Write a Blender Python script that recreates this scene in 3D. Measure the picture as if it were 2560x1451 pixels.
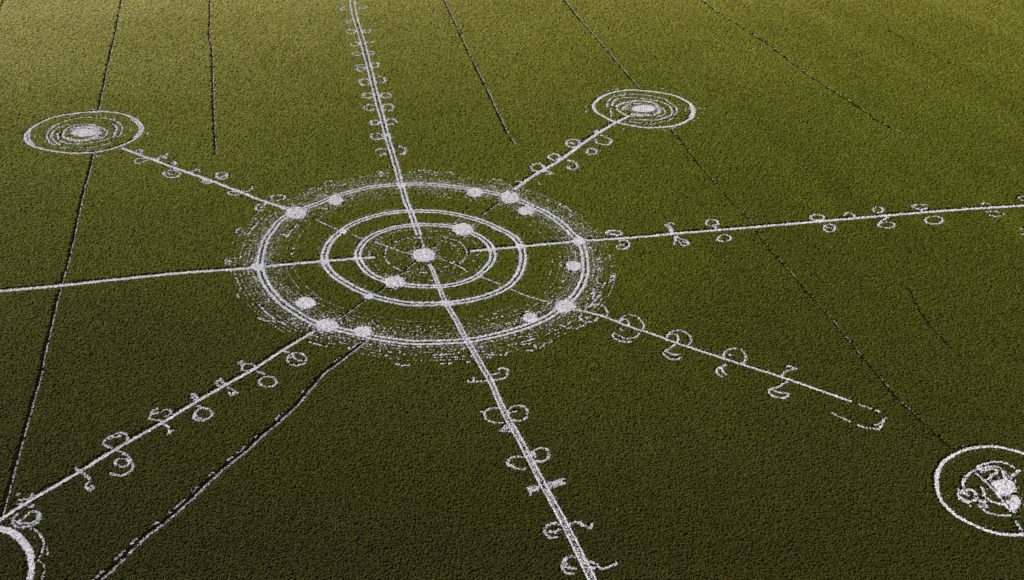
import bpy, math, random
import numpy as np

for o in list(bpy.data.objects):
    bpy.data.objects.remove(o)
S = bpy.context.scene
C = S.collection
rng = np.random.default_rng(11)
random.seed(5)

# ------------------------------------------------------------------ camera
CAM_H = 60.0
FPX = 2500.0                      # focal length in pixels of the 2560 wide photograph
PITCH = math.radians(31.5)
cam_data = bpy.data.cameras.new('camera')
cam = bpy.data.objects.new('camera', cam_data)
C.objects.link(cam)
cam.location = (0, 0, CAM_H)
cam.rotation_euler = (math.pi / 2 - PITCH, 0, 0)
cam_data.sensor_width = 36
cam_data.lens = 36 * FPX / 2560.0
cam_data.clip_end = 6000
cam_data.clip_start = 0.5
S.camera = cam

# ------------------------------------------------------------------ light
SUN_EL, SUN_AZ = math.radians(29), math.radians(-52)      # azimuth from +Y (away from the camera), negative = left
sun_dir = (math.sin(SUN_AZ) * math.cos(SUN_EL), math.cos(SUN_AZ) * math.cos(SUN_EL), math.sin(SUN_EL))
world = bpy.data.worlds.new('World')
S.world = world
world.use_nodes = True
wn = world.node_tree
sky = wn.nodes.new('ShaderNodeTexSky')
sky.sky_type = 'NISHITA'
sky.sun_disc = False
sky.sun_elevation = SUN_EL
sky.sun_rotation = SUN_AZ
bg = wn.nodes['Background']
bg.inputs['Strength'].default_value = 0.065
wn.links.new(sky.outputs[0], bg.inputs['Color'])
sd = bpy.data.lights.new('sun', 'SUN')
sd.energy = 5.0
sd.angle = math.radians(0.5)
sd.color = (1.0, 0.955, 0.88)
so = bpy.data.objects.new('sun', sd)
C.objects.link(so)
from mathutils import Vector
so.rotation_euler = Vector(sun_dir).to_track_quat('Z', 'Y').to_euler()
S.view_settings.view_transform = 'Standard'
S.view_settings.look = 'None'
S.view_settings.gamma = 1
S.view_settings.use_curve_mapping = False
S.view_settings.exposure = 0.38

# ------------------------------------------------------------------ helpers
cp, sp = math.cos(PITCH), math.sin(PITCH)
MARK_Z = 0.10

def ground(px, py, z=MARK_Z):
    """photo pixel -> point on the field (metres)"""
    px = np.asarray(px, float); py = np.asarray(py, float)
    u = (px - 1280.0) / FPX
    v = (725.5 - py) / FPX
    dy = cp + v * sp
    dz = -sp + v * cp
    t = (z - CAM_H) / dz
    return np.stack([u * t, dy * t], -1)

def crop(pts, f):                       # enlargement coordinates -> photo pixels
    ox, oy, s = f
    return [(ox + x / s, oy + y / s) for x, y in pts]

def ell(cx, cy, rx, ry, n=14, rot=0.0):
    return [(cx + rx * math.cos(a) * math.cos(rot) - ry * math.sin(a) * math.sin(rot),
             cy + rx * math.cos(a) * math.sin(rot) + ry * math.sin(a) * math.cos(rot))
            for a in [2 * math.pi * i / n for i in range(n + 1)]]

def smooth(P, closed=False, step=0.12):
    P = np.asarray(P, float)
    if closed and np.hypot(*(P[0] - P[-1])) < 1e-3: P = P[:-1]
    n = len(P)
    if closed: Q = np.vstack([P[-1], P, P[0], P[1]]); segs = n
    else: Q = np.vstack([2 * P[0] - P[1], P, 2 * P[-1] - P[-2]]); segs = n - 1
    out = []
    t = np.linspace(0, 1, 24, endpoint=False)[:, None]
    for i in range(segs):
        a, b, c, d = Q[i:i + 4]
        out.append(0.5 * ((2 * b) + (-a + c) * t + (2 * a - 5 * b + 4 * c - d) * t ** 2 + (-a + 3 * b - 3 * c + d) * t ** 3))
    out.append((P[0] if closed else P[-1])[None])
    R = np.vstack(out)
    L = np.r_[0, np.cumsum(np.hypot(*np.diff(R, axis=0).T))]
    m = max(3, int(L[-1] / step))
    s = np.linspace(0, L[-1], m)
    return np.stack([np.interp(s, L, R[:, 0]), np.interp(s, L, R[:, 1])], -1)

def normals(R):
    T = np.gradient(R, axis=0)
    T /= np.maximum(np.hypot(T[:, 0], T[:, 1]), 1e-6)[:, None]
    return np.stack([-T[:, 1], T[:, 0]], -1)

def noise1(n, step):                    # smooth random signal, n samples, knots every `step` samples
    k = max(2, int(n / step) + 2)
    return np.interp(np.linspace(0, k - 1, n), np.arange(k), rng.uniform(-1, 1, k))

# map of where the crop has been pressed down or removed
GX0, GY0, CELL = -135.0, 40.0, 0.1
GW, GH = 2700, 2050
cleared = np.zeros((GH, GW), bool)
_st = {}
def stamp(P, r):
    key = round(r, 2)
    if key not in _st:
        k = int(math.ceil(key / CELL)); g = np.arange(-k, k + 1) * CELL
        _st[key] = (k, (g[:, None] ** 2 + g[None] ** 2) <= key * key + 1e-6)
    k, m = _st[key]
    for x, y in P:
        i = int((y - GY0) / CELL); j = int((x - GX0) / CELL)
        if k <= i < GH - k and k <= j < GW - k:
            cleared[i - k:i + k + 1, j - k:j + k + 1] |= m

SUNV = np.array([sun_dir[0], sun_dir[1]]); SUNV /= np.hypot(*SUNV)

def clods(P, size, flat=0.55, z=0.03):
    """low irregular caps (6 triangles each) lying on the ground"""
    n = len(P)
    size = np.broadcast_to(size, (n,)) * rng.uniform(0.7, 1.35, n)
    ang = np.arange(6) * math.pi / 3
    a = ang[None] + rng.uniform(0, 6.28, (n, 1))
    r = size[:, None] * 0.5 * rng.uniform(0.7, 1.3, (n, 6))
    V = np.zeros((n, 7, 3))
    V[:, :6, 0] = P[:, 0:1] + r * np.cos(a) * 1.15
    V[:, :6, 1] = P[:, 1:2] + r * np.sin(a)
    V[:, :6, 2] = z
    top = size * flat * rng.uniform(0.5, 1.2, n)
    V[:, 6, 0] = P[:, 0] + rng.uniform(-.15, .15, n) * size
    V[:, 6, 1] = P[:, 1] + rng.uniform(-.15, .15, n) * size
    V[:, 6, 2] = z + top
    base = (np.arange(n) * 7)[:, None, None]
    tri = np.array([[k, (k + 1) % 6, 6] for k in range(6)])[None] + base
    return V.reshape(-1, 3), tri.reshape(-1, 3)

def mesh_obj(name, parts, mat, parent=None):
    vs, fs, off = [], [], 0
    for q in parts:
        V, F = q[0], q[1]
        vs.append(V); fs.append(F + off); off += len(V)
    V = np.vstack(vs); F = np.vstack(fs)
    me = bpy.data.meshes.new(name)
    me.vertices.add(len(V)); me.vertices.foreach_set('co', V.ravel())
    k = F.shape[1]
    me.loops.add(F.size); me.loops.foreach_set('vertex_index', F.ravel().astype(np.int32))
    me.polygons.add(len(F)); me.polygons.foreach_set('loop_start', np.arange(0, F.size, k, dtype=np.int32))
    me.update(calc_edges=True); me.validate()
    me.materials.append(mat)
    o = bpy.data.objects.new(name, me)
    C.objects.link(o)
    if parent is not None: o.parent = parent
    return o

def mark(name, parts, parent=None, mat=None):
    """white mark: its pressed bed is the piece, the loose clods on it are one child of kind stuff"""
    mat = mat or M_CHALK
    if not parts: return None
    beds = [q for q in parts if len(q) == 3]; rest = [q for q in parts if len(q) == 2]
    if len(beds) == 1:
        o = mesh_obj(name, beds, M_BED, parent)
        if rest: mesh_obj('grain', rest, mat, o)['kind'] = 'stuff'
        return o
    if parent is None:
        o = bpy.data.objects.new(name, None); C.objects.link(o)
        mesh_obj('grain', rest, mat, o)['kind'] = 'stuff'
        return o
    o = mesh_obj(name, parts, mat, parent); o['kind'] = 'stuff'
    return o

def tag(o, label=None, cat=None, group=None, kind=None):
    if label: o['label'] = label
    if cat: o['category'] = cat
    if group: o['group'] = group
    if kind: o['kind'] = kind
    return o

def empty(name, label, cat, group=None, loc=(0, 0)):
    o = bpy.data.objects.new(name, None)
    o.empty_display_size = 0.3
    C.objects.link(o)
    return tag(o, label, cat, group)

# ------------------------------------------------------------------ materials
def nodes(name):
    m = bpy.data.materials.new(name); m.use_nodes = True
    nt = m.node_tree
    return m, nt, nt.nodes['Principled BSDF']

def ramp(nt, stops):
    r = nt.nodes.new('ShaderNodeValToRGB')
    e = r.color_ramp.elements
    while len(e) < len(stops): e.new(0.5)
    for el, (p, c) in zip(e, stops):
        el.position = p; el.color = (*c, 1)
    return r

def speckled(name, stops, scale, rough=0.9, bump=0.0):
    m, nt, b = nodes(name)
    geo = nt.nodes.new('ShaderNodeNewGeometry')
    n = nt.nodes.new('ShaderNodeTexNoise'); n.inputs['Scale'].default_value = scale
    n.inputs['Detail'].default_value = 2; n.inputs['Roughness'].default_value = 0.6
    nt.links.new(geo.outputs['Position'], n.inputs['Vector'])
    r = ramp(nt, stops)
    nt.links.new(n.outputs['Fac'], r.inputs['Fac'])
    nt.links.new(r.outputs['Color'], b.inputs['Base Color'])
    b.inputs['Roughness'].default_value = rough
    b.inputs['Specular IOR Level'].default_value = 0.15
    if bump:
        bp = nt.nodes.new('ShaderNodeBump'); bp.inputs['Distance'].default_value = bump
        nt.links.new(n.outputs['Fac'], bp.inputs['Height']); nt.links.new(bp.outputs['Normal'], b.inputs['Normal'])
    if name in ('dark_rut', 'soil'): b.inputs['Specular IOR Level'].default_value = 0.0
    return m

M_CHALK = speckled('white_clods', [(0.29, (.22, .21, .20)), (0.39, (.50, .48, .47)), (0.49, (.74, .72, .73)), (0.60, (.88, .86, .90)), (0.72, (.80, .73, .67))], 4.2)
M_BED = speckled('pale_bed', [(0.33, (.14, .13, .10)), (0.48, (.50, .48, .45)), (0.6, (.76, .74, .73))], 5.0, bump=0.05)
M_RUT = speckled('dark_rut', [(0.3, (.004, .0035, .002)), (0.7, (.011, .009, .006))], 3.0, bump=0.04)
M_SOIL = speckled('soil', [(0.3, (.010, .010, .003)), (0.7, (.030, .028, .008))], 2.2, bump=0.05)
M_FAR = speckled('far_crop', [(0.3, (.05, .05, .012)), (0.7, (.15, .14, .045))], 1.3, bump=0.25)

def crop_material():
    m, nt, b = nodes('crop_leaf')
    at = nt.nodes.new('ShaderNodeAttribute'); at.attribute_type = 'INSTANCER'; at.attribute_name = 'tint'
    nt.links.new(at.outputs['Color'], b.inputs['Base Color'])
    b.inputs['Roughness'].default_value = 0.75
    b.inputs['Specular IOR Level'].default_value = 0.06
    tr = nt.nodes.new('ShaderNodeBsdfTranslucent')
    nt.links.new(at.outputs['Color'], tr.inputs['Color'])
    mx = nt.nodes.new('ShaderNodeMixShader'); mx.inputs[0].default_value = 0.30
    out = nt.nodes['Material Output']
    nt.links.new(b.outputs[0], mx.inputs[1]); nt.links.new(tr.outputs[0], mx.inputs[2])
    nt.links.new(mx.outputs[0], out.inputs['Surface'])
    return m
M_CROP = crop_material()

# ------------------------------------------------------------------ ground
def sheet(name, x0, y0, x1, y1, z, mat):
    V = np.array([[x0, y0, z], [x1, y0, z], [x1, y1, z], [x0, y1, z]], float)
    return mesh_obj(name, [(V, np.array([[0, 1, 2, 3]]))], mat)
tag(sheet('ground', -3500, -3000, 3500, 4500, -0.02, M_FAR), kind='structure')
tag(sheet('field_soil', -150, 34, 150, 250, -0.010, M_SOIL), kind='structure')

# ------------------------------------------------------------------ drawing in the crop
BZ = 0.055                 # height of the pressed bed
def band(P, w, density=1.0, gap=0.0, bed=True, size=0.15, clear=None, gappy=0.0, rough=0.12, depth=0.0):
    """a pressed white band along the world polyline P. gap = extra cleared strip towards the sun"""
    d_ = np.hypot(P[:, 1].mean(), CAM_H) / 118
    size = size * d_ ** (1.25 if d_ < 1 else .3)
    N = normals(P); n = len(P)
    seg = np.hypot(*np.diff(P, axis=0).T); L = seg.sum()
    parts = []
    keep = np.ones(n, bool)
    if gappy: keep = (noise1(n, 5) * .7 + noise1(n, 2) * .5) > (gappy * 1.6 - 1.0)
    if keep.mean() < .35 and L < 6: keep[:] = True        # short strokes stay whole
    if bed:
        hl = w * .42 * (1 + rough * noise1(n, 3)); hr = w * .42 * (1 + rough * noise1(n, 3))
        A = P + N * hl[:, None]; B = P - N * hr[:, None]
        V = np.zeros((2 * n, 3)); V[0::2, :2] = A; V[1::2, :2] = B; V[:, 2] = BZ + 0.003 * rng.uniform(0, 1)
        i = np.arange(n - 1); i = i[keep[:-1] & keep[1:]]
        if len(i): parts.append((V, np.stack([2 * i, 2 * i + 1, 2 * i + 3, 2 * i + 2], -1)))
        # split quads into triangles so that they join with the clods
        if parts:
            q = parts[0][1]; parts[0] = (V, np.vstack([q[:, [0, 1, 2]], q[:, [0, 2, 3]]]), 'bed')
    cnt = int(L * w / (size * size * 0.62) * density) + 2
    t = rng.uniform(0, n - 1, cnt)
    k = t.astype(int); k = np.minimum(k, n - 2); f = (t - k)[:, None]
    ok = keep[k]
    base = P[k] * (1 - f) + P[k + 1] * f
    off = rng.uniform(-.5, .5, cnt) + rng.normal(0, .09 if bed else .20, cnt)
    Q = (base + N[k] * (off * w)[:, None])[ok]
    if len(Q): parts.append(clods(Q, size, z=BZ + 0.004))
    if bed or w > .3:                        # loose clods scattered beside the band, on the crop
        m_ = int(L * 2.2)
        kk = rng.integers(0, n, m_); kk = kk[keep[kk]]
        if len(kk):
            o_ = rng.choice([-1, 1], len(kk)) * (w / 2 + rng.exponential(.14, len(kk)))
            parts.append(clods(P[kk] + N[kk] * o_[:, None], size * .6, z=.12))
    r = (w / 2 + 0.12) if clear is None else clear + .10
    if r > 0:
        K = P[keep]
        stamp(K, r)
        if gap > 0:
            stamp(K + SUNV * gap, r); stamp(K + SUNV * gap * .5, r)
    return parts

def pxband(pts, w, closed=False, **k):
    return band(smooth(ground(*np.array(pts, float).T), closed), w, **k)

def blob(cx, cy, rx, ry, density=1.0, fuzz=0.26, size=0.16, bed=True, rot=0.0):
    """filled disc given by its outline in photo pixels"""
    O = ground(*np.array(ell(cx, cy, rx, ry, 28, rot)[:-1]).T)
    c = O.mean(0)
    d_ = math.hypot(c[1], CAM_H) / 118
    size = size * d_ ** (1.25 if d_ < 1 else .3)
    m = len(O)
    O2 = c + (O - c) * (1 + 0.08 * rng.uniform(-1, 1, (m, 1)))
    parts = []
    if bed:
        V = np.zeros((m + 1, 3)); V[:m, :2] = c + (O2 - c) * .86; V[m, :2] = c; V[:, 2] = BZ + 0.006; V[m, 2] = BZ + 0.03
        parts.append((V, np.array([[i, (i + 1) % m, m] for i in range(m)]), 'bed'))
    area = 0.5 * abs(np.dot(O[:, 0], np.roll(O[:, 1], 1)) - np.dot(O[:, 1], np.roll(O[:, 0], 1)))
    cnt = int(area / (size * size * .6) * density)
    th = rng.uniform(0, m, cnt); k = th.astype(int) % m; f = (th - th.astype(int))[:, None]
    E = O[k] * (1 - f) + O[(k + 1) % m] * f
    rr = np.sqrt(rng.uniform(0, 1, cnt)) * .92
    rr = rr + (rng.exponential(fuzz, cnt) * (rng.uniform(0, 1, cnt) < .42))
    o_ = rr > 1.0
    parts.append(clods((c + (E - c) * rr[:, None])[~o_], size, z=BZ + 0.01))
    parts.append(clods((c + (E - c) * rr[:, None])[o_], size * .8, z=.13))
    R = np.hypot(*(O - c).T).mean()
    for q in (.0, .3, .55, .8, .97):
        stamp(c + (O - c) * q, 0.22)
    k = int(R / .25)
    for q in np.linspace(0, .98, max(4, k)):
        stamp(c + (O - c) * q, 0.18)
    stamp(O + SUNV * .08, .1)
    return parts

# ---- the great rings (traced centre lines, photo pixels)
RING_GREAT = [(1000,461),(950,465),(910,471),(840,490),(795,509),(745,527),(704,548),(680,576),(664,600),(653,636),(650,664),(656,690),(672,720),(700,752),(732,776),(776,802),(818,815),(860,826),(900,834),(940,844),(1000,853),(1040,856),(1100,855),(1168,851),(1220,842),(1280,827),(1330,811),(1376,789),(1410,764),(1436,740),(1454,712),(1463,685),(1464,660),(1460,630),(1448,602),(1426,580),(1396,552),(1364,532),(1325,513),(1276,493),(1230,482),(1180,473),(1120,465),(1060,460)]
RING_MIDDLE = [(1028,528),(984,531),(940,539),(890,556),(852,579),(826,604),(813,630),(812,652),(820,671),(841,692),(872,712),(910,731),(950,745),(1000,756),(1040,760),(1100,759),(1160,753),(1220,739),(1266,718),(1293,692),(1305,664),(1308,638),(1300,612),(1284,592),(1250,573),(1210,555),(1160,540),(1110,531),(1068,528)]
RING_INNER = [(1040,562),(990,568),(944,583),(916,600),(900,620),(895,638),(900,656),(916,676),(938,692),(980,706),(1030,714),(1070,716),(1110,715),(1150,708),(1190,692),(1218,668),(1231,648),(1232,632),(1224,612),(1206,596),(1180,582),(1156,573),(1120,565),(1080,562)]
RING_FAINT = [(1050,594),(1010,598),(975,612),(964,630),(966,650),(985,668),(1012,678),(1050,682),(1090,681),(1120,676),(1145,664),(1162,645),(1165,628),(1152,608),(1125,597),(1090,593)]

def world(pts): return ground(*np.array(pts, float).T)
Wg = smooth(world(RING_GREAT), True); Wm = smooth(world(RING_MIDDLE), True)
Wi = smooth(world(RING_INNER), True); Wf = smooth(world(RING_FAINT), True)
centre = Wg.mean(0)

def double_ring(P, sep, w, label, name='white_ring', **k):
    t = empty(name, label, 'ring', 'concentric white rings of the great circle')
    N = normals(P)
    for s in (1, -1):
        Q = P + N * s * sep / 2
        mark('band', band(Q, w, **k), t)
    return t
double_ring(Wg, 0.62, 0.32, 'outermost and largest of the white rings, a double line crossed by all the straight paths', gap=.05)
double_ring(Wm, 0.60, 0.32, 'middle double white ring, between the largest ring and the small inner ring', gap=.05)
double_ring(Wi, 0.56, 0.30, 'small inner double white ring around the central disc', gap=.05)
o = mark('white_ring', band(Wf, 0.22, density=.6, bed=False, gappy=.45, clear=.05))
tag(o, 'faint dotted ring closest around the central white disc', 'ring', 'concentric white rings of the great circle')

# ---- straight white paths
P_TOP = [(879,-12),(884,28),(891,55),(905,100),(919,152),(931,200),(943,248),(957,300),(971,351),(988,407),(1000,451),(1012,493),(1020,515),(1028,532),(1040,566),(1048,588)]
P_BOTTOM = [(1073,660),(1080,672),(1087,690),(1099,720),(1114,757),(1136,792),(1154,826),(1168,852),(1184,878),(1200,906),(1213,930),(1226,951),(1263,1034),(1294,1089),(1325,1147),(1357,1209),(1388,1265),(1419,1323),(1450,1385),(1484,1455),(1500,1490)]
P_LEFT = [(-30,731),(0,728),(152,714),(310,697),(448,683),(603,672),(644,668),(664,666),(740,659),(810,653),(888,647),(938,643)]
P_RIGHT = [(1176,628),(1240,622),(1310,616),(1380,609),(1448,603),(1540,597),(1630,590),(1700,583),(1872,569),(2045,554),(2217,539),(2389,525),(2560,514),(2600,511)]
P_UL = [(303,370),(379,398),(448,424),(517,448),(603,481),(640,496),(690,513),(722,525)]
P_UR = [(1286,474),(1332,441),(1401,400),(1470,350),(1539,307),(1574,290)]
P_LL = [(789,827),(706,876),(638,921),(565,962),(487,1007),(407,1056),(293,1121),(193,1183),(86,1245),(34,1277),(-2,1301),(-40,1325)]
P_LR = [(1430,772),(1450,776),(1500,788),(1530,799),(1570,815),(1640,838),(1700,860),(1803,894),(1955,943),(2065,981),(2130,1004)]

def path(name, polys, label, group='straight white paths crossing the field'):
    t = empty(name, label, 'path', group)
    for nm, parts, mat in polys: mark(nm, parts, t)
    return t
def rails(pts, seps, w, mid=0.0, **k):
    P = smooth(world(pts)); N = normals(P)
    sep = np.interp(np.linspace(0, 1, len(P)), np.linspace(0, 1, len(seps)), seps)[:, None]
    out = [('rail', band(P + N * sep / 2, w, **k), M_CHALK), ('rail', band(P - N * sep / 2, w, **k), M_CHALK)]
    if mid: out.append(('speckle', band(P, float(np.mean(seps)), density=mid, bed=False, size=.10, clear=float(np.mean(seps)) * .35), M_CHALK))
    return out
path('white_stripe', rails(P_TOP, [.95, .85, .72, .6, .5], .27, gap=.05, clear=.12), 'double white path running from the great circle up to the top edge')
path('white_stripe', rails(P_BOTTOM, [.28, .42, .46, .46, .46, .48, .50, .56], .145, mid=.38, size=.12), 'double white path running from the central disc down to the bottom edge')
def single(pts, w, label, tail=None, **k):
    pr = band(smooth(world(pts)), w, **k)
    if tail: pr += pxband(tail, w * .7, density=.7, bed=False, gappy=.4, clear=.10)
    o = mark('white_stripe', pr)
    return tag(o, label, 'path', 'straight white paths crossing the field')
single(P_LEFT, .50, 'wide white path leading from the great circle to the left edge', gap=.46)
single(P_RIGHT, .46, 'white path leading from the great circle to the right edge', gap=.46)
single(P_UL, .48, 'white path joining the great circle to the upper left swirl circle', gap=.32)
single(P_UR, .52, 'white path joining the great circle to the upper right swirl circle', gap=.32)
single(P_LL, .34, 'white path running from the great circle to the lower left corner', gap=.32)
single(P_LR, .27, 'thin white path from the great circle toward the lower right, fading out midway', tail=[(2130,1004),(2165,1017),(2192,1026),(2208,1034)], gap=.14)

# thin radial lines inside the great circle
def thin(segs, label, w=.17, dark=None):
    pr = []
    for s in segs: pr += pxband(s, w, density=.95, bed=False, gappy=.08, clear=.10, gap=.06, size=.12)
    o = mark('thin_line', pr)
    tag(o, label, 'line', 'thin white lines inside the great circle')
thin([[(788,547),(812,560),(844,574)],[(880,587),(908,597)],[(934,603),(970,616),(1000,628),(1030,637)]], 'thin white line from the upper left node of the great ring to the central disc')
thin([[(1088,641),(1115,652),(1144,664),(1170,679)],[(1194,688),(1225,701),(1252,711)]], 'thin white line from the central disc toward the lower right, inside the middle ring')
thin([[(1276,722),(1300,733),(1325,742)],[(1325,742),(1350,749),(1380,756)]], 'faint broken white line between the middle ring and the lower right great ring node')
thin([[(1050,590),(1056,604),(1061,622)]], 'short thin white line reaching the top of the central disc')

# ---- tramlines
def tramline(segs, w, label, edge=None, side=1, edge_density=.7, edge_gap=.45, ew=.10, both=False):
    w = w * .92
    t = empty('tramline', label, 'tyre track', 'dark tramlines running through the crop')
    for s in segs:
        P = smooth(world(s)); N = normals(P); n = len(P)
        P = P + N * (0.05 * noise1(n, 12))[:, None]
        ww = w / 2 * (1 + .25 * noise1(n, 4))[:, None]
        V = np.zeros((2 * n, 3)); V[0::2, :2] = P + N * ww; V[1::2, :2] = P - N * ww; V[:, 2] = 0.006 + .004 * rng.uniform()
        i = np.arange(n - 1)
        mesh_obj('rut', [(V, np.vstack([np.stack([2 * i, 2 * i + 1, 2 * i + 3], -1), np.stack([2 * i, 2 * i + 3, 2 * i + 2], -1)]))], M_RUT, t)
        stamp(P, w / 2 + .03 * (math.hypot(P[:, 1].mean(), CAM_H) / 95) ** 2)
        if edge:
            for sd_ in ((1, -1) if both else (side,)):
                g = edge_gap if sd_ == side else .72
                q = band(P + N * sd_ * (w / 2 + ew / 2), ew, density=edge_density * .8, bed=False, gappy=g, clear=0 if not both else ew * .5, size=.085)
                if q: mark('pale_edge', q, t)
    return t
T_LEFT_A = [(306,-12),(303,0),(290,70),(268,165),(248,262),(243,276)]
T_LEFT_B = [(232,384),(222,430),(207,480),(188,570),(169,652),(150,717),(127,807),(110,885),(93,958),(69,1044),(41,1144),(20,1220),(3,1289)]
tramline([T_LEFT_A, T_LEFT_B], .33, 'dark tramline down the left side, passing behind the upper left swirl circle', edge=True, side=1, edge_gap=.2, edge_density=.7, ew=.10)
tramline([[(11,-12),(0,22),(-12,60)]], .26, 'short piece of dark tramline cutting the top left corner')
tramline([[(525,-12),(524,60),(523,95),(529,125),(531,200),(534,290),(538,385)]], .28, 'dark tramline right of the upper left swirl circle, ending in open crop', edge=True, side=1, edge_gap=.45)
tramline([[(1104,-12),(1110,0),(1145,75),(1180,150),(1213,215),(1245,285),(1270,335)],[(1276,345),(1285,360)]], .26, 'dark tramline running from the top edge toward the great circle, right of the double path', edge=True, side=1, edge_gap=.3)
tramline([[(1404,-12),(1412,0),(1455,55),(1500,105),(1550,165),(1584,205),(1600,222)]], .28, 'dark tramline running from the top edge into the upper right swirl circle', edge=True, side=1, edge_gap=.35)
tramline([[(1672,318),(1695,345),(1720,375),(1760,425),(1807,480),(1862,538),(1886,568)],[(1890,578),(1927,625),(1993,700),(2072,790),(2113,842),(2175,914),(2244,996),(2303,1051),(2345,1090),(2382,1123)]], .17, 'long faint dark tramline from the upper right swirl circle down to the lower right circle', edge=True, edge_gap=.75, edge_density=.3)
tramline([[(1746,-12),(1755,0),(1800,35),(1845,62),(1880,84)],[(1880,84),(1900,97),(1960,140),(2010,180),(2080,225),(2150,270),(2200,305),(2255,334)]], .27, 'dark broken tramline in the upper right, ending in open crop', edge=True, edge_gap=.72, edge_density=.5)
tramline([[(2215,70),(2255,95),(2300,120),(2380,160),(2440,190),(2490,225)]], .15, 'very faint tramline near the top right corner')
tramline([[(2234,1043),(2286,1066),(2330,1088)]], .12, 'faint dark track continuing from the end of the thin lower right path')
tramline([[(2270,715),(2285,745),(2310,790),(2345,835),(2400,890)]], .17, 'barely visible dark track left of the right edge, above the lower right circle')
tramline([[(1262,504),(1248,507),(1222,525),(1188,548)],[(1124,588),(1100,604),(1080,622)]], .20, 'dark track inside the great circle, above right of the central disc', edge=True, side=1, edge_gap=.3)
tramline([[(1040,652),(1016,671),(996,688)],[(966,716),(940,732),(922,742)],[(912,749),(875,776),(840,800)]], .26, 'dark track inside the great circle, from the central disc to the lower left nodes', edge=True, side=1, edge_gap=.35)
T_BIG = [(926,832),(888,870),(840,908),(806,932),(792,948),(740,1008),(706,1041),(660,1080),(620,1116),(580,1150),(537,1185),(490,1230),(448,1268),(405,1305),(362,1337),(318,1380),(276,1420),(241,1451),(205,1486)]
tramline([T_BIG], .42, 'broad dark tramline with ragged white edges, running to the bottom left of the frame', edge=True, side=1, edge_gap=.10, edge_density=.60, ew=.20, both=True)

# ---- discs
def disc(cx, cy, rx, ry, label, name='white_disc', rays=0, **k):
    pr = blob(cx, cy, rx, ry, **k)
    tag(mark(name, pr), label, 'disc', 'white discs of the great circle')
disc(1059, 638, 30, 18, 'white disc at the very centre of the great circle')
disc(740, 532, 27, 16, 'white disc where the upper left path meets the great ring')
disc(840, 501, 20, 12, 'small white disc on the great ring between the upper left node and top path')
disc(1187, 482, 20, 12, 'white disc on the top arc of the great ring, left of the upper right node', density=.85)
disc(1275, 493, 24, 16, 'white disc where the upper right path meets the great ring')
disc(1315, 527, 21, 12, 'white disc inside the great ring just below the upper right node')
disc(1157, 573, 27, 16, 'large white disc on the upper right of the small inner ring')
disc(1449, 603, 17, 10, 'white node where the right hand path crosses the great ring', fuzz=.3)
disc(1434, 665, 21, 13, 'white disc inside the great ring on its far right side', density=.8)
disc(1413, 765, 27, 17, 'large white disc where the lower right path meets the great ring', fuzz=.3)
disc(1326, 794, 22, 13, 'mottled white disc inside the great ring, left of the lower right node', density=.6)
disc(764, 757, 28, 16, 'mottled white disc inside the great ring on its lower left side', density=.7)
disc(818, 813, 30, 17, 'largest white disc at the lower left of the great ring, where the corner path begins')
disc(907, 828, 24, 14, 'white disc at the lower left of the great ring, where the broad dark tramline begins', density=.8)
disc(987, 704, 26, 16, 'large white disc on the lower left of the small inner ring')
disc(645, 667, 19, 10, 'white node where the left hand path crosses the great ring', fuzz=.3)
disc(1004, 462, 14, 6, 'small white node where the double path crosses the top of the great ring', fuzz=.3)
disc(858, 578, 11, 7, 'small white node on the upper left of the middle ring', fuzz=.3)
disc(814, 655, 10, 7, 'small white node where the left hand path crosses the middle ring', fuzz=.3)
disc(922, 741, 12, 7, 'small white node on the lower left of the middle ring', fuzz=.3)
disc(1121, 759, 16, 7, 'small white node where the bottom path crosses the middle ring', fuzz=.3)
disc(1301, 616, 12, 6, 'small white node where the right hand path crosses the middle ring', fuzz=.3)

# ---- scroll glyphs along the paths
GL = 'white scroll glyphs set out along the paths'
ORD = ['nearest', 'second', 'third', 'fourth', 'fifth', 'sixth', 'seventh', 'eighth', 'ninth', 'tenth', 'eleventh', 'twelfth']
def glyph(label, frame, *sides, w=.24, density=.85, name='scroll_glyph', size=.13, gappy=.04):
    t = empty(name, label, 'glyph', GL)
    for side in sides:
        pr = []
        for poly in side:
            pts = crop(poly, frame)
            P = world(pts)
            closed = np.hypot(*(P[0] - P[-1])) < .05
            pr += band(smooth(P, closed, .1), w * 1.1, density=density * .95, gappy=gappy, bed=False, clear=w * .42, size=size, gap=.05)
        mark('curl', pr, t)
    return t
def where(i, s):
    if i == 0: return 'innermost on the %s path' % s
    return '%s out on the %s path' % (ORD[i], s)

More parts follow.
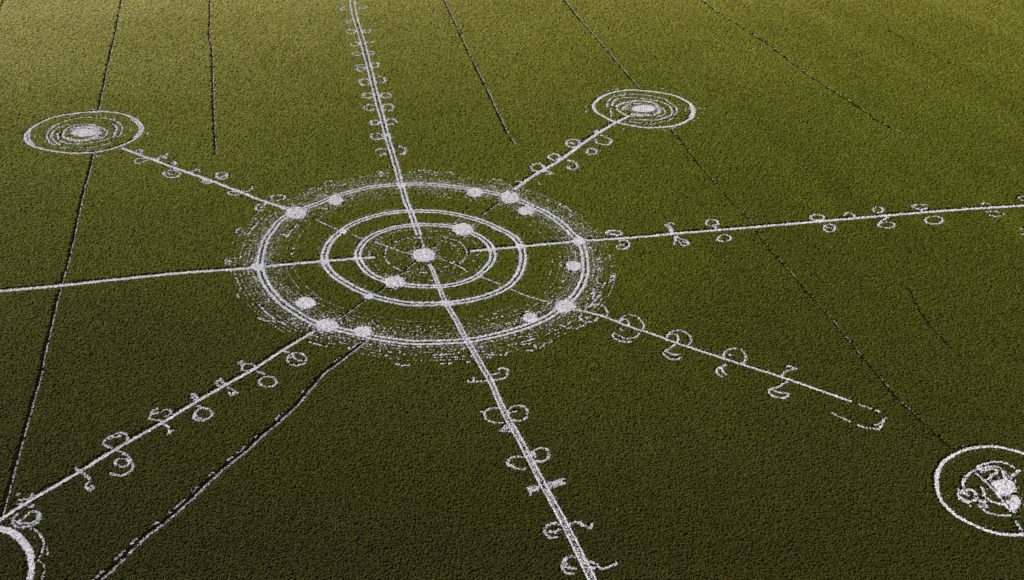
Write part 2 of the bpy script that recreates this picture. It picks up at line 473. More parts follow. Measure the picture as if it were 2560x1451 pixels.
F = (840, 0, 3.63)
top = [
 ([[(470,1360),(400,1350),(360,1370)],[(470,1405),(440,1395),(400,1412)]], [[(555,1330),(600,1335),(635,1365),(610,1400),(560,1400)]], 'open curls'),
 ([ell(378,1238,58,28)], [[(455,1225),(490,1215),(470,1235),(510,1250)]], 'left loop and a small right tick'),
 ([ell(352,1115,37,23)], [ell(500,1105,48,26)], 'small left loop and larger right loop'),
 ([[(350,960),(290,950),(260,980),(300,1005),(350,990)]], [ell(472,976,50,32)], 'broken left curl and round right loop'),
 ([ell(295,868,53,23)], [ell(448,866,45,23)], 'two flat clean loops'),
 ([ell(262,745,50,30)], [ell(400,725,48,32)], 'two large round loops'),
 ([ell(225,628,38,19),[(260,585),(190,590),(185,600)]], [ell(350,592,38,25)], 'doubled left curl and square right loop'),
 ([ell(195,488,44,15)], [ell(315,480,27,15)], 'flat left loop and small blurred right loop'),
 ([ell(175,400,40,17)], [[(265,385),(310,385),(345,375),(345,366)]], 'flat left loop and hooked right arm'),
 ([ell(135,288,44,18)], [ell(285,285,36,16)], 'two small flat loops'),
 ([[(160,180),(90,195),(100,215),(140,200)]], [[(185,182),(205,175)]], 'only a left hook'),
 ([[(140,50),(80,60),(40,78),(70,98),(140,88)]], [[(200,80),(240,60),(278,64),(260,75),(215,80)],[(190,40),(235,44)]], 'smudged wide curls at the top edge'),
]
for i, (a, b, look) in enumerate(top):
    glyph('white glyph, %s, %s' % (look, where(i, 'top')), F, a, b, w=.34, density=.75, size=.17)

F = (0, 0, 2.9023)
F2 = (560, 400, 5.004)
ul = [
 (F2, [[(600,505),(590,460),(680,440),(760,450),(760,480),(700,500),(620,520)]], [[(560,530),(460,550),(400,580),(410,620),(490,632)],[(540,540),(450,605)]], 'long double loops'),
 (F, [[(1770,1390),(1820,1380),(1832,1350)]], [[(1760,1395),(1660,1390),(1660,1405),(1700,1418),(1735,1410)]], 'upper tail and flat lower loop'),
 (F, [ell(1612,1275,42,26),[(1575,1300),(1640,1268)]], [[(1540,1330),(1480,1305),(1470,1322),(1520,1332)]], 'round upper loop and small lower smudge'),
 (F, [[(1390,1250),(1420,1232),(1455,1232),(1438,1250)]], [[(1470,1300),(1500,1310)]], 'only a small upper knot'),
 (F, [[(1240,1190),(1265,1175),(1275,1190),(1250,1202)]], [ell(1247,1262,60,26),[(1215,1250),(1240,1265),(1275,1262)]], 'small upper knot and ringed lower loop'),
 (F, [[(1140,1150),(1190,1140),(1215,1110)],[(1150,1140),(1180,1130),(1210,1152)]], [[(1120,1150),(1150,1165)]], 'only a forked upper tail'),
 (F, [[(985,1100),(1010,1085),(1040,1095),(1010,1105),(1030,1112)]], [[(1070,1150),(1000,1150),(975,1175),(1000,1188),(1050,1170),(1070,1160)]], 'flattened lower loop beside the swirl circle'),
]
for i, (f, a, b, look) in enumerate(ul):
    glyph('white glyph, %s, %s' % (look, where(i, 'upper left')), f, a, b, w=.26, size=.14)

F = (850, 0, 2.9023)
ur = [
 ([ell(1432,1215,46,29),[(1470,1230),(1482,1252)]], [[(1500,1240),(1545,1262),(1490,1262)]], 'round upper loop and small lower tick'),
 ([ell(1555,1140,40,23),[(1590,1155),(1615,1150)]], [[(1640,1165),(1700,1175),(1725,1210),(1690,1235),(1650,1215),(1672,1203)]], 'oval upper loop and hooked lower loop'),
 ([ell(1692,1040,48,30),[(1670,1035),(1700,1048)]], [[(1790,1080),(1840,1080),(1865,1105),(1820,1125),(1790,1110),(1802,1085)]], 'filled upper loop and triangular lower loop'),
 ([[(1850,965),(1860,945),(1875,960)]], [[(1885,975),(1940,1000),(1975,1020),(1940,1050),(1870,1040),(1850,1010)]], 'long hanging lower loop'),
]
for i, (a, b, look) in enumerate(ur):
    glyph('white glyph, %s, %s' % (look, where(i, 'upper right')), F, a, b, w=.30, size=.15)

FA = (1480, 520, 6.4); FB = (1700, 480, 2.9023)
right = [
 (FA, [[(210,415),(260,375),(330,360),(450,375),(470,420),(400,440)],[(220,400),(330,410),(410,450)]], [[(370,600),(430,655),(520,655),(590,610),(580,540),(500,510),(430,540)],[(420,590),(520,590)]], 'flat upper knot and round lower loop'),
 (FA, [[(1160,280),(1200,265),(1250,235),(1290,240),(1320,270)],[(1170,280),(1230,320),(1270,380),(1310,410)],[(1200,270),(1270,320),(1320,400)]], [[(1320,450),(1340,530),(1310,560),(1340,590)],[(1350,450),(1440,500),(1540,530),(1520,600),(1430,590),(1400,540),(1350,520)],[(1450,530),(1500,560)]], 'tall hooked arm and tangled lower knot'),
 (FA, [ell(1925,235,100,48),[(1970,290),(1985,330)]], [[(2080,420),(2010,490),(2040,530),(2150,530),(2220,500),(2200,450),(2100,420)],[(2230,460),(2250,500)]], 'stalked oval and triangle loops'),
 (FB, [ell(995,185,50,21)], [ell(1085,262,40,27),[(1060,255),(1100,265)]], 'flat upper and filled lower loop'),
 (FB, [[(1190,170),(1215,150),(1260,165),(1270,185)]], [[(1240,195),(1262,200)]], 'only an upper arch'),
 (FB, [ell(1440,130,37,22)], [[(1510,180),(1480,200),(1440,225)],ell(1500,240,62,21)], 'round loop and wide bent-arm loop'),
 (FB, [[(1800,95),(1720,92),(1685,108),(1740,125),(1800,118)],[(1750,130),(1770,152)]], [ell(1843,205,64,28)], 'bracket curl above wide oval'),
 (FB, [[(2190,95),(2210,75),(2250,95)]], [[(2220,145),(2290,140),(2350,160),(2300,180),(2240,165)]], 'faint smudged lower loop'),
 (FB, [[(2450,45),(2490,30),(2520,50),(2480,62)]], [[(2470,275),(2496,255),(2520,270),(2500,310),(2475,300)]], 'two smudges cut by the right edge'),
]
for i, (f, a, b, look) in enumerate(right):
    glyph('white glyph, %s, %s' % (look, where(i, 'right hand')), f, a, b, w=.24 if i < 7 else .2, density=.85 if i < 7 else .55)

FA = (1400, 740, 7.111); FB = (1760, 840, 5.333)
lr = [
 (FA, [[(450,240),(500,190),(600,155),(700,155),(800,210),(850,310),(820,350),(740,330)]], [[(400,330),(350,380),(420,440),(520,465),(610,450),(680,380)],[(430,380),(560,390)]], 'oval upper loop touching the lower right node'),
 (FA, [[(1060,450),(1090,390),(1160,345),(1260,335),(1370,370),(1440,440),(1490,520),(1460,600)],[(1080,480),(1100,420),(1180,410),(1230,460),(1230,540)]], [[(1420,640),(1380,710),(1280,750),(1160,750),(1040,700),(960,660),(935,700),(980,760),(1080,800),(1200,820),(1290,800)],[(1060,570),(1120,620)]], 'large spiral arch and crescent below'),
 (FA, [[(1910,740),(1930,680),(2000,630),(2100,610),(2200,630),(2300,700),(2335,770),(2320,840),(2250,860)],[(1940,690),(2030,670),(2095,710),(2100,780),(2070,840)]], [[(2060,860),(1920,950),(1840,1010),(1870,1060),(1960,1115),(2080,1130),(2150,1090)],[(1880,980),(1940,1000),(2000,1040),(2140,1040)]], 'spiral arch and hanging crescent'),
 (FB, [[(275,300),(265,240),(310,190),(400,165),(480,175),(540,230),(560,300),(520,370)],[(330,250),(400,250)]], [[(320,380),(270,390),(230,410),(170,440),(180,500),(250,550)],[(230,420),(260,480),(300,520)]], 'round clean arch and ragged lower tail'),
 (FB, [[(1040,540),(1070,490),(1120,460),(1240,430)],[(1100,410),(1160,400),(1200,420)]], [[(1110,600),(1050,640),(970,690),(900,700),(865,745),(900,790),(1000,820),(1090,820),(1130,780),(1100,755),(1040,760),(940,730),(900,705)]], 'bent arm above boat shape'),
]
for i, (f, a, b, look) in enumerate(lr):
    glyph('white glyph, %s, %s' % (look, where(i, 'lower right')), f, a, b, w=.19, density=.9, size=.12, gappy=.08)
o = glyph('white hook shaped stroke below the fading end of the lower right path', FB, [[(1700,1020),(1820,1080),(1960,1145)]], [[(2050,1185),(2180,1225),(2330,1240),(2380,1170),(2430,1085)],[(2270,1190),(2340,1170),(2400,1110)]], w=.17, size=.11, name='hook_stroke')

FA = (1140, 880, 4.534); FB = (850, 951, 2.9023)
bot = [
 (FA, [[(340,325),(200,340),(150,345),(135,325),(150,315)],[(195,280),(200,310),(190,345)]], [[(370,265),(430,250),(500,240)],[(485,205),(500,185),(540,180),(580,200),(590,240),(565,280),(520,305),(400,320)]], 'open right curl and straight left arm'),
 (FA, [[(540,800),(450,802),(370,780),(325,735),(325,680),(370,645),(430,632),(480,640)],[(270,680),(310,670)],[(575,830),(510,890),(560,905),(620,895)],[(600,850),(560,880)]], [[(590,690),(610,640),(680,605),(760,615),(805,650),(815,710),(780,760),(710,780),(630,765)],[(600,690),(650,678),(700,668)]], 'two large round loops'),
 (FA, [[(790,1190),(700,1185),(620,1200),(585,1250),(600,1290),(660,1275)],[(600,1270),(660,1310),(740,1330),(800,1315)]], [[(830,1190),(870,1130),(940,1090),(1010,1090),(1050,1130),(1055,1180),(1010,1230),(940,1240),(860,1220)],[(860,1180),(890,1140),(900,1200)]], 'raised right loop and open left curl'),
 (FB, [[(1450,775),(1410,770),(1370,780),(1370,805)],[(1440,790),(1400,800),(1380,810),(1390,835)],[(1450,785),(1380,793)]], [[(1490,750),(1560,735),(1635,710)],[(1500,775),(1560,765),(1640,740)],[(1500,762),(1560,750),(1620,728)]], 'thick short crossbar'),
 (FB, [[(1600,1045),(1550,1035),(1500,1055),(1490,1100),(1530,1145),(1580,1130)],[(1510,1095),(1560,1100),(1600,1080)]], [[(1660,1050),(1700,1030),(1750,1040),(1820,1070),(1830,1035)],[(1740,1020),(1762,1062)]], 'left loop and scratchy right strokes'),
 (FB, [[(1710,1275),(1650,1285),(1615,1330),(1630,1390),(1700,1400)],[(1640,1290),(1640,1350),(1680,1362),(1720,1365)]], [[(1800,1330),(1830,1315),(1860,1335),(1880,1360)],[(1800,1345),(1850,1365)],[(1880,1365),(1950,1355),(2010,1320)]], 'C curl and thin wavy right tail'),
]
for i, (f, a, b, look) in enumerate(bot):
    glyph('white glyph, %s, %s' % (look, where(i, 'bottom')), f, a, b, w=.20, size=.12, density=.85)

FA = (340, 860, 5.805); FB = (0, 1050, 5.374)
ll = [
 (FA, [[(2130,105),(2230,125)]], [ell(2335,220,138,90),[(2210,200),(2290,200),(2350,240),(2420,240)],[(2290,150),(2280,200)]], 'single ringed loop on its lower side'),
 (FA, [[(1720,340),(1700,295),(1580,290),(1540,340),(1560,385),(1640,380),(1700,350)],[(1470,285),(1540,250),(1530,320)]], [[(1740,390),(1820,420),(1880,450)],ell(1915,545,130,75)], 'square upper loop and oval lower loop'),
 (FA, [[(1310,600),(1240,540),(1170,540),(1190,600),(1260,600)],[(1220,490),(1250,530)]], [[(1330,620),(1400,660),(1480,715)],[(1340,690),(1400,750),(1420,690)]], 'small crossed strokes'),
 (FA, [[(780,750),(830,720),(870,760),(900,800),(830,810)],[(800,770),(850,790)]], [[(900,890),(960,930)],ell(985,1010,125,80),[(850,1010),(840,1070),(900,1115),(1000,1110)]], 'blot above and double ringed loop below'),
 (FA, [[(500,960),(420,950),(350,990),(280,1005),(210,1030),(200,1080),(290,1100),(380,1110)],[(210,1020),(260,960),(320,940)],[(500,960),(510,1010),(400,1060)]], [[(380,1160),(470,1200),(480,1300),(440,1300)],[(500,1260),(550,1250)]], 'twin upper loop and frayed lower tail'),
 (FB, [[(1510,385),(1400,330),(1390,300),(1440,240),(1520,205),(1600,170),(1680,180),(1720,250),(1710,300)],[(1470,260),(1520,230),(1630,210)]], [[(1570,410),(1700,470),(1760,540),(1785,630),(1740,700),(1620,745),(1500,725),(1490,700)],ell(1640,570,100,55)], 'leaf loop above a figure nine'),
 (FB, [[(1005,630),(1030,650),(1050,680)]], [[(1090,700),(1150,745),(1200,780),(1200,830),(1140,880),(1220,940),(1260,910),(1220,870)]], 'only a zigzag lower tail'),
 (FB, [[(440,980),(400,1050),(320,1068),(230,1075)],[(250,980),(230,1010)],[(260,1140),(300,1110)]], [[(380,1160),(440,1160),(440,1130)],[(220,1380),(300,1330),(400,1240),(480,1230),(540,1270),(530,1350),(440,1410),(300,1440),(200,1420),(175,1370),(200,1290),(240,1250)],[(230,1390),(330,1390),(440,1380),(510,1310),(500,1260)]], 'large tilted loop beside the corner circle'),
]
for i, (f, a, b, look) in enumerate(ll):
    glyph('white glyph, %s, %s' % (look, where(i, 'lower left')), f, a, b, w=.20, size=.12, density=.85)
glyph('small white bracket above the left hand path, just outside the great ring', (560, 640, 5.004), [[(20,42),(80,32),(140,22)],[(20,70),(100,65)],[(10,50),(30,110)],[(60,50),(70,110)]], w=.15, size=.11, name='bracket_mark')

# ---- swirl circles
def swirl(label, ring, arcs, frame, blobs, loops=(), w=.30, name='swirl_circle', thin_=1.0, second=None, **k):
    t = empty(name, label, 'circle', 'small white circles around the great one')
    mark('outer_ring', pxband(crop(ring, frame), w, closed=True, gap=.2, **k), t)
    for s in (second or []): mark('inner_rim', pxband(crop(s, frame), w * .6), t)
    for arc, ww, dens in arcs:
        ww *= thin_
        mark('swirl_arc', pxband(crop(arc, frame), ww, density=dens, bed=False, gappy=0, clear=ww * .45, size=.15, gap=.08), t)
    for (bx, by, rx, ry, dens) in blobs:
        b_ = crop([(bx, by)], frame)[0]
        mark('centre_disc', blob(b_[0], b_[1], rx / frame[2], ry / frame[2], density=dens), t)
    return t
F = (40, 250, 7.111)
swirl('white swirl circle at the upper left end of its path, crossed by the left tramline',
 [(2250,520),(2205,410),(2080,320),(1900,250),(1700,218),(1500,210),(1200,225),(850,265),(600,330),(400,425),(240,530),(165,640),(200,750),(330,830),(600,900),(900,940),(1100,948),(1400,930),(1700,870),(1930,790),(2150,670)],
 [([(540,540),(620,490),(740,425),(960,350),(1130,318),(1300,308),(1500,318),(1650,335),(1800,390),(1890,490),(1850,620),(1700,700)], .22, .7),
  ([(800,420),(700,460),(620,520),(545,620),(590,740),(700,810)], .24, .85),
  ([(1700,410),(1790,500),(1760,620),(1650,690),(1400,750),(1150,780),(900,770),(780,720)], .3, .9),
  ([(940,430),(800,475),(700,520),(635,630),(680,730),(800,800)], .28, .9),
  ([(800,835),(1000,848),(1250,850),(1500,815),(1680,760)], .22, .6),
  ([(800,560),(745,600),(760,700)], .2, .8),
  ([(870,690),(840,600),(900,510),(1100,435),(1350,440),(1500,490),(1620,560),(1590,640),(1450,700)], .3, .9),
  ([(980,530),(1150,480),(1350,490),(1470,560),(1480,620)], .75, .9),
  ([(900,670),(1000,710),(1150,725),(1350,690),(1480,630)], .85, .9),
 ], F, [(1210, 582, 230, 74, 1.6)], w=.40,
 second=[[(260,540),(235,600),(232,650),(260,740),(330,810)],[(2030,330),(2130,400),(2195,490),(2170,590),(2090,680)]])
F = (1460, 200, 8)
swirl('white swirl circle at the upper right end of its path, where a tramline enters',
 [(190,510),(240,435),(340,350),(550,255),(750,220),(950,200),(1250,220),(1500,252),(1800,310),(2000,395),(2150,500),(2205,620),(2170,740),(2000,850),(1800,915),(1500,952),(1200,950),(900,900),(650,850),(400,735),(230,620)],
 [([(460,540),(490,420),(600,340),(780,300),(950,285),(1130,295),(1300,315),(1600,380),(1750,480),(1850,560),(1860,650),(1800,710)], .26, .85),
  ([(560,520),(600,430),(700,370),(900,350),(1200,375),(1500,430),(1680,500),(1770,620),(1720,710),(1500,790),(1200,800),(950,780)], .3, .85),
  ([(640,540),(760,475),(900,440),(1050,420),(1250,430),(1400,465),(1490,560),(1500,640),(1400,700)], .5, 1),
  ([(1400,700),(1150,725),(900,720),(750,660),(640,570)], .35, .9),
  ([(760,600),(820,530),(950,480),(1150,470)], .35, .8),
  ([(820,600),(900,560)], .3, .8),
  ([(1550,550),(1625,620),(1580,700),(1430,750)], .25, .8),
  ([(540,560),(542,640),(540,740)], .22, .8),
  ([(900,835),(1100,855),(1350,860),(1600,830),(1850,740)], .22, .55),
  ([(940,680),(1100,700),(1300,690)], .7, .8),
 ], F, [(1200, 575, 245, 74, 1.6)], w=.48, second=[[(2130,520),(2165,640),(2110,740)]])
F = (2310, 1090, 5.374)
swirl('white circle with tangled inner marks, cut by the right edge near the lower right corner',
 [(175,560),(210,440),(290,330),(420,245),(580,180),(760,145),(980,145),(1180,185),(1344,240),(1560,330),(1740,480),(1830,680),(1820,900),(1740,1100),(1560,1250),(1344,1320),(1200,1328),(1000,1310),(800,1250),(600,1160),(450,1080),(330,970),(240,870),(190,740)],
 [([(530,700),(530,620),(580,530),(670,470),(760,400),(880,355),(1000,345),(1120,370),(1230,430)], .28, 1),
  ([(720,450),(860,420),(980,410),(1060,460),(1100,580)], .30, .9),
  ([(760,490),(900,440),(1000,480),(900,540),(870,590)], .30, .9),
  ([(450,700),(520,740),(640,720),(700,780),(690,850),(600,880),(500,830),(460,780),(540,760),(620,820)], .38, .8),
  ([(460,830),(560,890),(640,950)], .30, .8),
  ([(760,680),(800,720),(810,800),(860,850),(960,900),(1090,920)], .34, .9),
  ([(730,910),(800,990),(920,1050),(1050,1070),(1180,1060)], .28, 1),
  ([(740,880),(830,870),(820,960)], .40, .8),
  ([(1150,580),(1220,510),(1290,450)], .32, 1),
  ([(690,490),(760,550),(880,660),(1000,790),(1100,920),(1190,1030)], .26, 1.1),
  ([(1110,860),(1170,940),(1230,1040)], .24, 1),
  ([(1230,1140),(1270,1200),(1310,1260)], .3, .7),
 ], F, [(1100, 690, 140, 122, .9), (1220, 890, 80, 110, .55), (985, 640, 80, 50, .4)], w=.30, thin_=.72)
F = (0, 951, 2.9023)
swirl('white circle mostly outside the frame, its rim curving through the bottom left corner',
 [(0,1085),(80,1108),(150,1165),(205,1240),(228,1330),(222,1400),(205,1470),(130,1580),(-20,1650),(-180,1650),(-330,1560),(-400,1430),(-370,1270),(-250,1140),(-120,1090)],
 [([(215,1068),(275,1100),(315,1170),(308,1240),(280,1290)], .14, .8),
  ([(335,1210),(350,1270)], .12, .6), ([(280,1300),(325,1360),(300,1440)], .12, .5)],
 F, [], w=.42, second=[[(0,1062),(90,1088),(160,1140),(210,1200),(245,1290)]])

# ---- loose white specks strewn round the great ring
sp_parts = []
def speck_ring(P, c, factors, keep, size, per_m, jit):
    n = len(P)
    L = np.hypot(*np.diff(P, axis=0).T).sum()
    for f in factors:
        th = noise1(n, 60) * .5 + noise1(n, 18) * .6
        cnt = int(L * f * per_m)
        k = rng.integers(0, n, cnt)
        ok = th[k] > (1 - keep * 2)
        Q = c + (P[k] - c) * (f + rng.normal(0, jit, cnt))[:, None]
        Q = Q[ok]
        sp_parts.append(clods(Q, size, z=.135))
        if size > .13: stamp(Q, size * .5)
speck_ring(Wg, centre, (1.05, 1.085, 1.12, 1.155), .55, .18, 1.1, .004)
speck_ring(Wg, centre, (.965, .945, .925, .90, .875, .845, .80), .62, .10, 2.6, .0008)
speck_ring(Wm, centre, (.95, .91, 1.06), .35, .09, 2.2, .001)
speck_ring(Wi, Wi.mean(0), (.9, .82, .7, .5, .42), .5, .09, 2.8, .002)
speck_ring(Wg, centre, (1.03, 1.05, 1.075, 1.10, 1.125, 1.15, 1.175), .6, .115, 2.6, .0010)
speck_ring(Wg, centre, (1.19,), .3, .20, 1.6, .004)
speck_ring(Wg, centre, (.93, .89, .855), .5, .17, .9, .004)
speck_ring(Wg, centre, (.81,), .35, .18, 1.5, .004)
speck_ring(Wg, centre, (1.05, .945), 1.0, .085, 22, .035)
speck_ring(Wm, centre, (1.0,), 1.0, .10, 5, .04)
speck_ring(Wi, Wi.mean(0), (1.0,), 1.0, .10, 4, .05)
speck_ring(Wm, centre, (.93,), .25, .15, 1.2, .02)
speck_ring(Wi, Wi.mean(0), (.84, .76, .62, .5), .5, .15, 1.8, .012)
F1, F2_, F3, F4 = (560,400,5.004), (1040,400,5.004), (560,640,5.004), (1040,640,5.004)
wisps = [(F1,[(1250,300),(1300,260),(1370,270)]),(F1,[(1270,330),(1330,320)]),(F1,[(1040,390),(1130,350),(1230,370)]),(F1,[(150,920),(175,870),(225,850)]),(F1,[(210,900),(260,910),(300,930)]),(F1,[(700,940),(740,930),(775,960)]),
 (F1,[(1900,150),(1990,150),(2070,130)]),(F1,[(300,930),(350,870),(390,820)]),(F1,[(930,800),(850,880),(780,970)]),(F1,[(1180,600),(1300,610),(1420,570)]),
 (F2_,[(20,140),(100,125),(200,135)]),(F2_,[(320,170),(400,150),(490,180)]),(F2_,[(960,240),(1040,250),(1100,250)]),(F2_,[(1230,270),(1320,270),(1360,300)]),(F2_,[(1810,590),(1870,580),(1950,650)]),(F2_,[(2370,920),(2430,890),(2500,885)]),(F2_,[(2370,930),(2430,935),(2500,930)]),(F2_,[(1530,280),(1550,310)]),(F2_,[(1620,490),(1690,520)]),
 (F3,[(420,760),(500,810),(600,810)]),(F3,[(600,810),(700,820),(770,850)]),(F3,[(160,470),(180,520)]),(F3,[(2150,1340),(2230,1375),(2330,1365)]),(F3,[(430,600),(540,720),(640,790)]),(F3,[(790,800),(850,790),(910,780)]),(F3,[(1040,1060),(1180,1110),(1300,1130)]),
 (F4,[(2150,230),(2220,250)]),(F4,[(2300,350),(2440,320),(2480,240)]),(F4,[(1030,1410),(1080,1400),(1140,1420)]),(F4,[(1490,1110),(1500,1150),(1580,1140),(1620,1080)]),(F4,[(1310,1080),(1400,1060),(1480,1030)]),(F4,[(1310,1110),(1450,1090)]),(F4,[(760,1190),(860,1195)]),(F4,[(200,1240),(320,1235),(480,1225)]),(F4,[(860,1230),(960,1235),(1010,1225)]),(F4,[(1380,1180),(1480,1185)]),(F4,[(1790,860),(1890,890),(1910,915)]),(F4,[(2160,650),(2200,600),(2330,450)]),
 (F4,[(2230,400),(2230,480),(2210,540)]),(F4,[(620,1330),(690,1325)]),(F4,[(300,1345),(460,1345)])]
for f, p in wisps:
    sp_parts += pxband(crop(p, f), .2, density=.75, bed=False, gappy=.1, clear=.1, size=.15)
# strewn specks round the two upper swirl circles
for c, rx, ry in (((209,332),150,54), ((1612,272),130,49)):
    O = smooth(world(ell(c[0], c[1], rx, ry)[:-1]), True); oc = O.mean(0)
    speck_ring(O, oc, (1.06, 1.13), .35, .2, 1.6, .015)
    speck_ring(O, oc, (.82, .7), .5, .16, 2.0, .03)
tag(mesh_obj('white_specks', sp_parts, M_CHALK), 'loose white specks strewn in broken arcs around the great ring', 'specks', kind='stuff')

# ------------------------------------------------------------------ the crop
def leaf_tuft(seed, n=9):
    """one crop plant: a leafy cushion with blades standing out of it"""
    r = random.Random(seed)
    V, Fc = [], []
    R, Hh = .205, .165
    rings = [(1.0, 0.0), (.93, .45), (.60, .84)]
    m = 7
    for j, (q, h) in enumerate(rings):
        for i in range(m):
            a = 2 * math.pi * (i + .5 * j) / m + r.uniform(-.2, .2)
            k = R * q * r.uniform(.78, 1.22)
            V.append((k * math.cos(a), k * math.sin(a), Hh * h * r.uniform(.75, 1.2)))
    V.append((r.uniform(-.04, .04), r.uniform(-.04, .04), Hh * r.uniform(.9, 1.15)))
    for j in range(2):
        for i in range(m):
            a, b = j * m + i, j * m + (i + 1) % m
            Fc += [(a, b, a + m), (b, b + m, a + m)]
    for i in range(m): Fc.append((2 * m + i, 2 * m + (i + 1) % m, 3 * m))
    for i in range(n):
        la = r.uniform(0, 6.283); rad = r.uniform(.05, .19)
        bx, by = rad * math.cos(la), rad * math.sin(la)
        z0 = Hh * .5; lean = r.uniform(.04, .13); h = Hh * r.uniform(.9, 1.45)
        w = r.uniform(.02, .04); nx, ny = -math.sin(la) * w, math.cos(la) * w
        k = len(V)
        V += [(bx - nx, by - ny, z0), (bx + nx, by + ny, z0), (bx + math.cos(la) * lean, by + math.sin(la) * lean, h)]
        Fc.append((k, k + 1, k + 2))
    me = bpy.data.meshes.new('tuft'); me.from_pydata(V, [], Fc); me.materials.append(M_CROP)
    return bpy.data.objects.new('tuft', me)
tuft_col = bpy.data.collections.new('tuft_shapes')        # not linked to the scene: only a source of shapes
for i in range(6): tuft_col.objects.link(leaf_tuft(i))

# planting positions: a jittered triangular lattice turned 23 degrees, plants a little larger up the slope
ys = [46.0]; ss = []
while ys[-1] < 243:
    d = math.hypot(ys[-1], CAM_H)
    ss.append(0.205 + 0.0023 * (d - 80)); ys.append(ys[-1] + ss[-1])
ss.append(ss[-1]); ys = np.array(ys); ss = np.array(ss)
nv = len(ys) - 1
g = int(nv * 1.6) + 820
ii, jj = np.meshgrid(np.arange(-g, g), np.arange(-int(g / .87), int(g / .87)))
lu = (ii + .5 * (jj % 2)).astype(np.float32).ravel() * 1.02; lv = jj.astype(np.float32).ravel() * .90
ca, sa_ = math.cos(math.radians(23)), math.sin(math.radians(23))
U = lu * ca - lv * sa_; V_ = lu * sa_ + lv * ca
ok = (V_ > 1) & (V_ < nv - 1) & (np.abs(U) < 820)
U, V_ = U[ok], V_[ok]
U = U + rng.uniform(-.36, .36, len(U)); V_ = V_ + rng.uniform(-.36, .36, len(V_))
yy = np.interp(V_, np.arange(len(ys)), ys); s_ = np.interp(yy, ys, ss); xx = U * s_
hw = (yy * cp + CAM_H * sp) * 1280 / FPX + 16
ok = np.abs(xx) < hw
T = np.stack([xx, yy, s_], -1)[ok]
i = ((T[:, 1] - GY0) / CELL).astype(int); j = ((T[:, 0] - GX0) / CELL).astype(int)
inside = (i >= 0) & (i < GH) & (j >= 0) & (j < GW)
hit = np.zeros(len(T), bool); hit[inside] = cleared[i[inside], j[inside]]
T = T[~hit]; n = len(T)
print('tufts', n)

def vnoise(x, y, scale, seed):
    r = np.random.default_rng(seed); G = r.uniform(0, 1, (256, 256))
    u = x / scale + 100; v = y / scale + 100
    iu, iv = np.floor(u).astype(int), np.floor(v).astype(int)
    fu, fv = u - iu, v - iv
    fu = fu * fu * (3 - 2 * fu); fv = fv * fv * (3 - 2 * fv)
    g = lambda a, b: G[(iv + b) % 256, (iu + a) % 256]
    return (g(0, 0) * (1 - fu) + g(1, 0) * fu) * (1 - fv) + (g(0, 1) * (1 - fu) + g(1, 1) * fu) * fv
X, Y = T[:, 0], T[:, 1]
# ripening plus backlit glow painted into tint: paler, yellower far left, greener mid-field
ripe_glow = np.clip((Y - 95) / 150, 0, 1) + np.clip(-X - 5, 0, 200) / 185 * np.clip((Y - 100) / 70, 0, 1) - .22 * np.clip(X / 60, 0, 1)
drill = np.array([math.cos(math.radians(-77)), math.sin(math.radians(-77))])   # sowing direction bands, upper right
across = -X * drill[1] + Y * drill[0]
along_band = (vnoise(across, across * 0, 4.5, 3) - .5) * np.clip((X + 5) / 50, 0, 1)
ripe_glow = ripe_glow + .22 * along_band + .16 * (vnoise(X, Y, 22, 1) - .5) + .08 * (vnoise(X, Y, 5, 2) - .5)
ripe_glow = np.clip(ripe_glow, -.1, 1.25)
near = np.clip((102 - Y) / 44, 0, 1)  # darker tint towards the camera
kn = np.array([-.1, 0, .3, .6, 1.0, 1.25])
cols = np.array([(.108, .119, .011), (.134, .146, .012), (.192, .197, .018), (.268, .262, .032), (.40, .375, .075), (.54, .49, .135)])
base = np.stack([np.interp(ripe_glow, kn, cols[:, c]) for c in range(3)], -1)
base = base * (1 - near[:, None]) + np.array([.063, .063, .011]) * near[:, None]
rv = rng.normal(0, 1, n)
base *= np.exp(.15 * rv)[:, None]
hue = rng.normal(0, 1, n)
base[:, 0] *= np.exp(.06 * hue); base[:, 1] *= np.exp(-.05 * hue)
brown = rng.uniform(0, 1, n) < .008
base[brown] *= np.array([1.5, .85, .6])
base = np.clip(base, 0, .6)

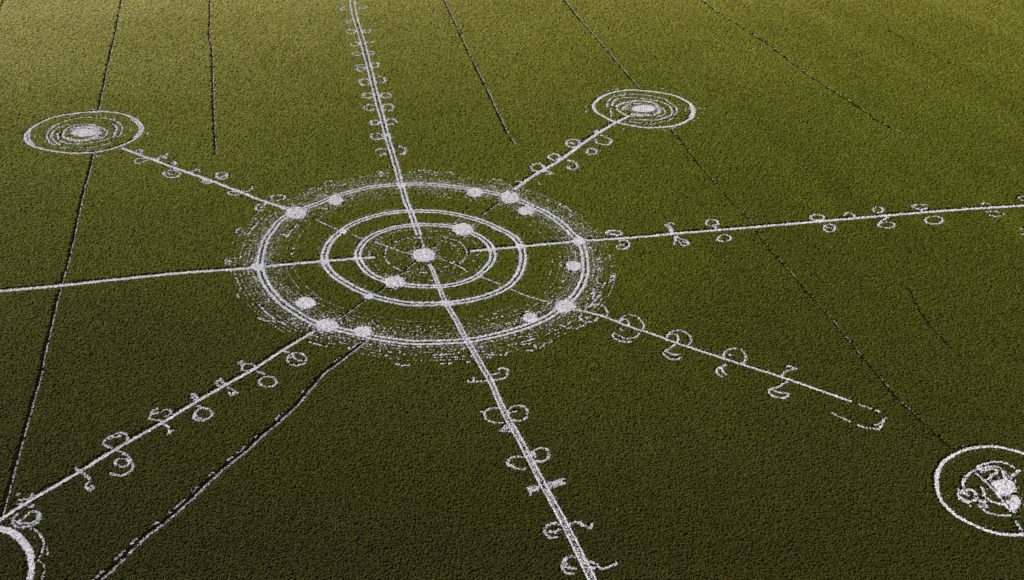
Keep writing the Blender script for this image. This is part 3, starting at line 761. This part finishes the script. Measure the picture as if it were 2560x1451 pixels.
me = bpy.data.meshes.new('crop')
me.vertices.add(n)
co = np.zeros((n, 3)); co[:, :2] = T[:, :2]; co[:, 2] = -.01
me.vertices.foreach_set('co', co.ravel())
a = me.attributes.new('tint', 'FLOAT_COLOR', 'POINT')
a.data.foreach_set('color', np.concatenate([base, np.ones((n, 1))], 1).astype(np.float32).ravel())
a = me.attributes.new('tuft_scale', 'FLOAT_VECTOR', 'POINT')
sc = T[:, 2] / .365 * rng.uniform(.86, 1.12, n)
sc3 = np.stack([sc, sc * 1.1, sc ** .6 * rng.uniform(.75, 1.2, n)], -1)
a.data.foreach_set('vector', sc3.astype(np.float32).ravel())
a = me.attributes.new('spin', 'FLOAT', 'POINT')
a.data.foreach_set('value', rng.uniform(0, 6.283, n).astype(np.float32))
crop_o = bpy.data.objects.new('crop', me)
C.objects.link(crop_o)
tag(crop_o, 'low olive green crop covering the whole field', 'crop', kind='stuff')
ng = bpy.data.node_groups.new('grow_crop', 'GeometryNodeTree')
ng.interface.new_socket('Geometry', in_out='INPUT', socket_type='NodeSocketGeometry')
ng.interface.new_socket('Geometry', in_out='OUTPUT', socket_type='NodeSocketGeometry')
N_ = ng.nodes
gi, go = N_.new('NodeGroupInput'), N_.new('NodeGroupOutput')
ci = N_.new('GeometryNodeCollectionInfo'); ci.inputs['Collection'].default_value = tuft_col
ci.inputs['Separate Children'].default_value = True; ci.inputs['Reset Children'].default_value = True
iop = N_.new('GeometryNodeInstanceOnPoints'); iop.inputs['Pick Instance'].default_value = True
m2p = N_.new('GeometryNodeMeshToPoints')
sa = N_.new('GeometryNodeInputNamedAttribute'); sa.data_type = 'FLOAT_VECTOR'; sa.inputs['Name'].default_value = 'tuft_scale'
ra = N_.new('GeometryNodeInputNamedAttribute'); ra.data_type = 'FLOAT'; ra.inputs['Name'].default_value = 'spin'
cx = N_.new('ShaderNodeCombineXYZ')
lk = ng.links.new
lk(gi.outputs[0], m2p.inputs['Mesh']); lk(m2p.outputs[0], iop.inputs['Points'])
lk(ci.outputs[0], iop.inputs['Instance'])
lk(sa.outputs['Attribute'], iop.inputs['Scale'])
lk(ra.outputs['Attribute'], cx.inputs['Z']); lk(cx.outputs[0], iop.inputs['Rotation'])
lk(iop.outputs[0], go.inputs[0])
md = crop_o.modifiers.new('grow', 'NODES'); md.node_group = ng
for o in bpy.data.objects:
    if len(str(o.get('label', '')).split()) > 16: print('LONG', len(o['label'].split()), o['label'])
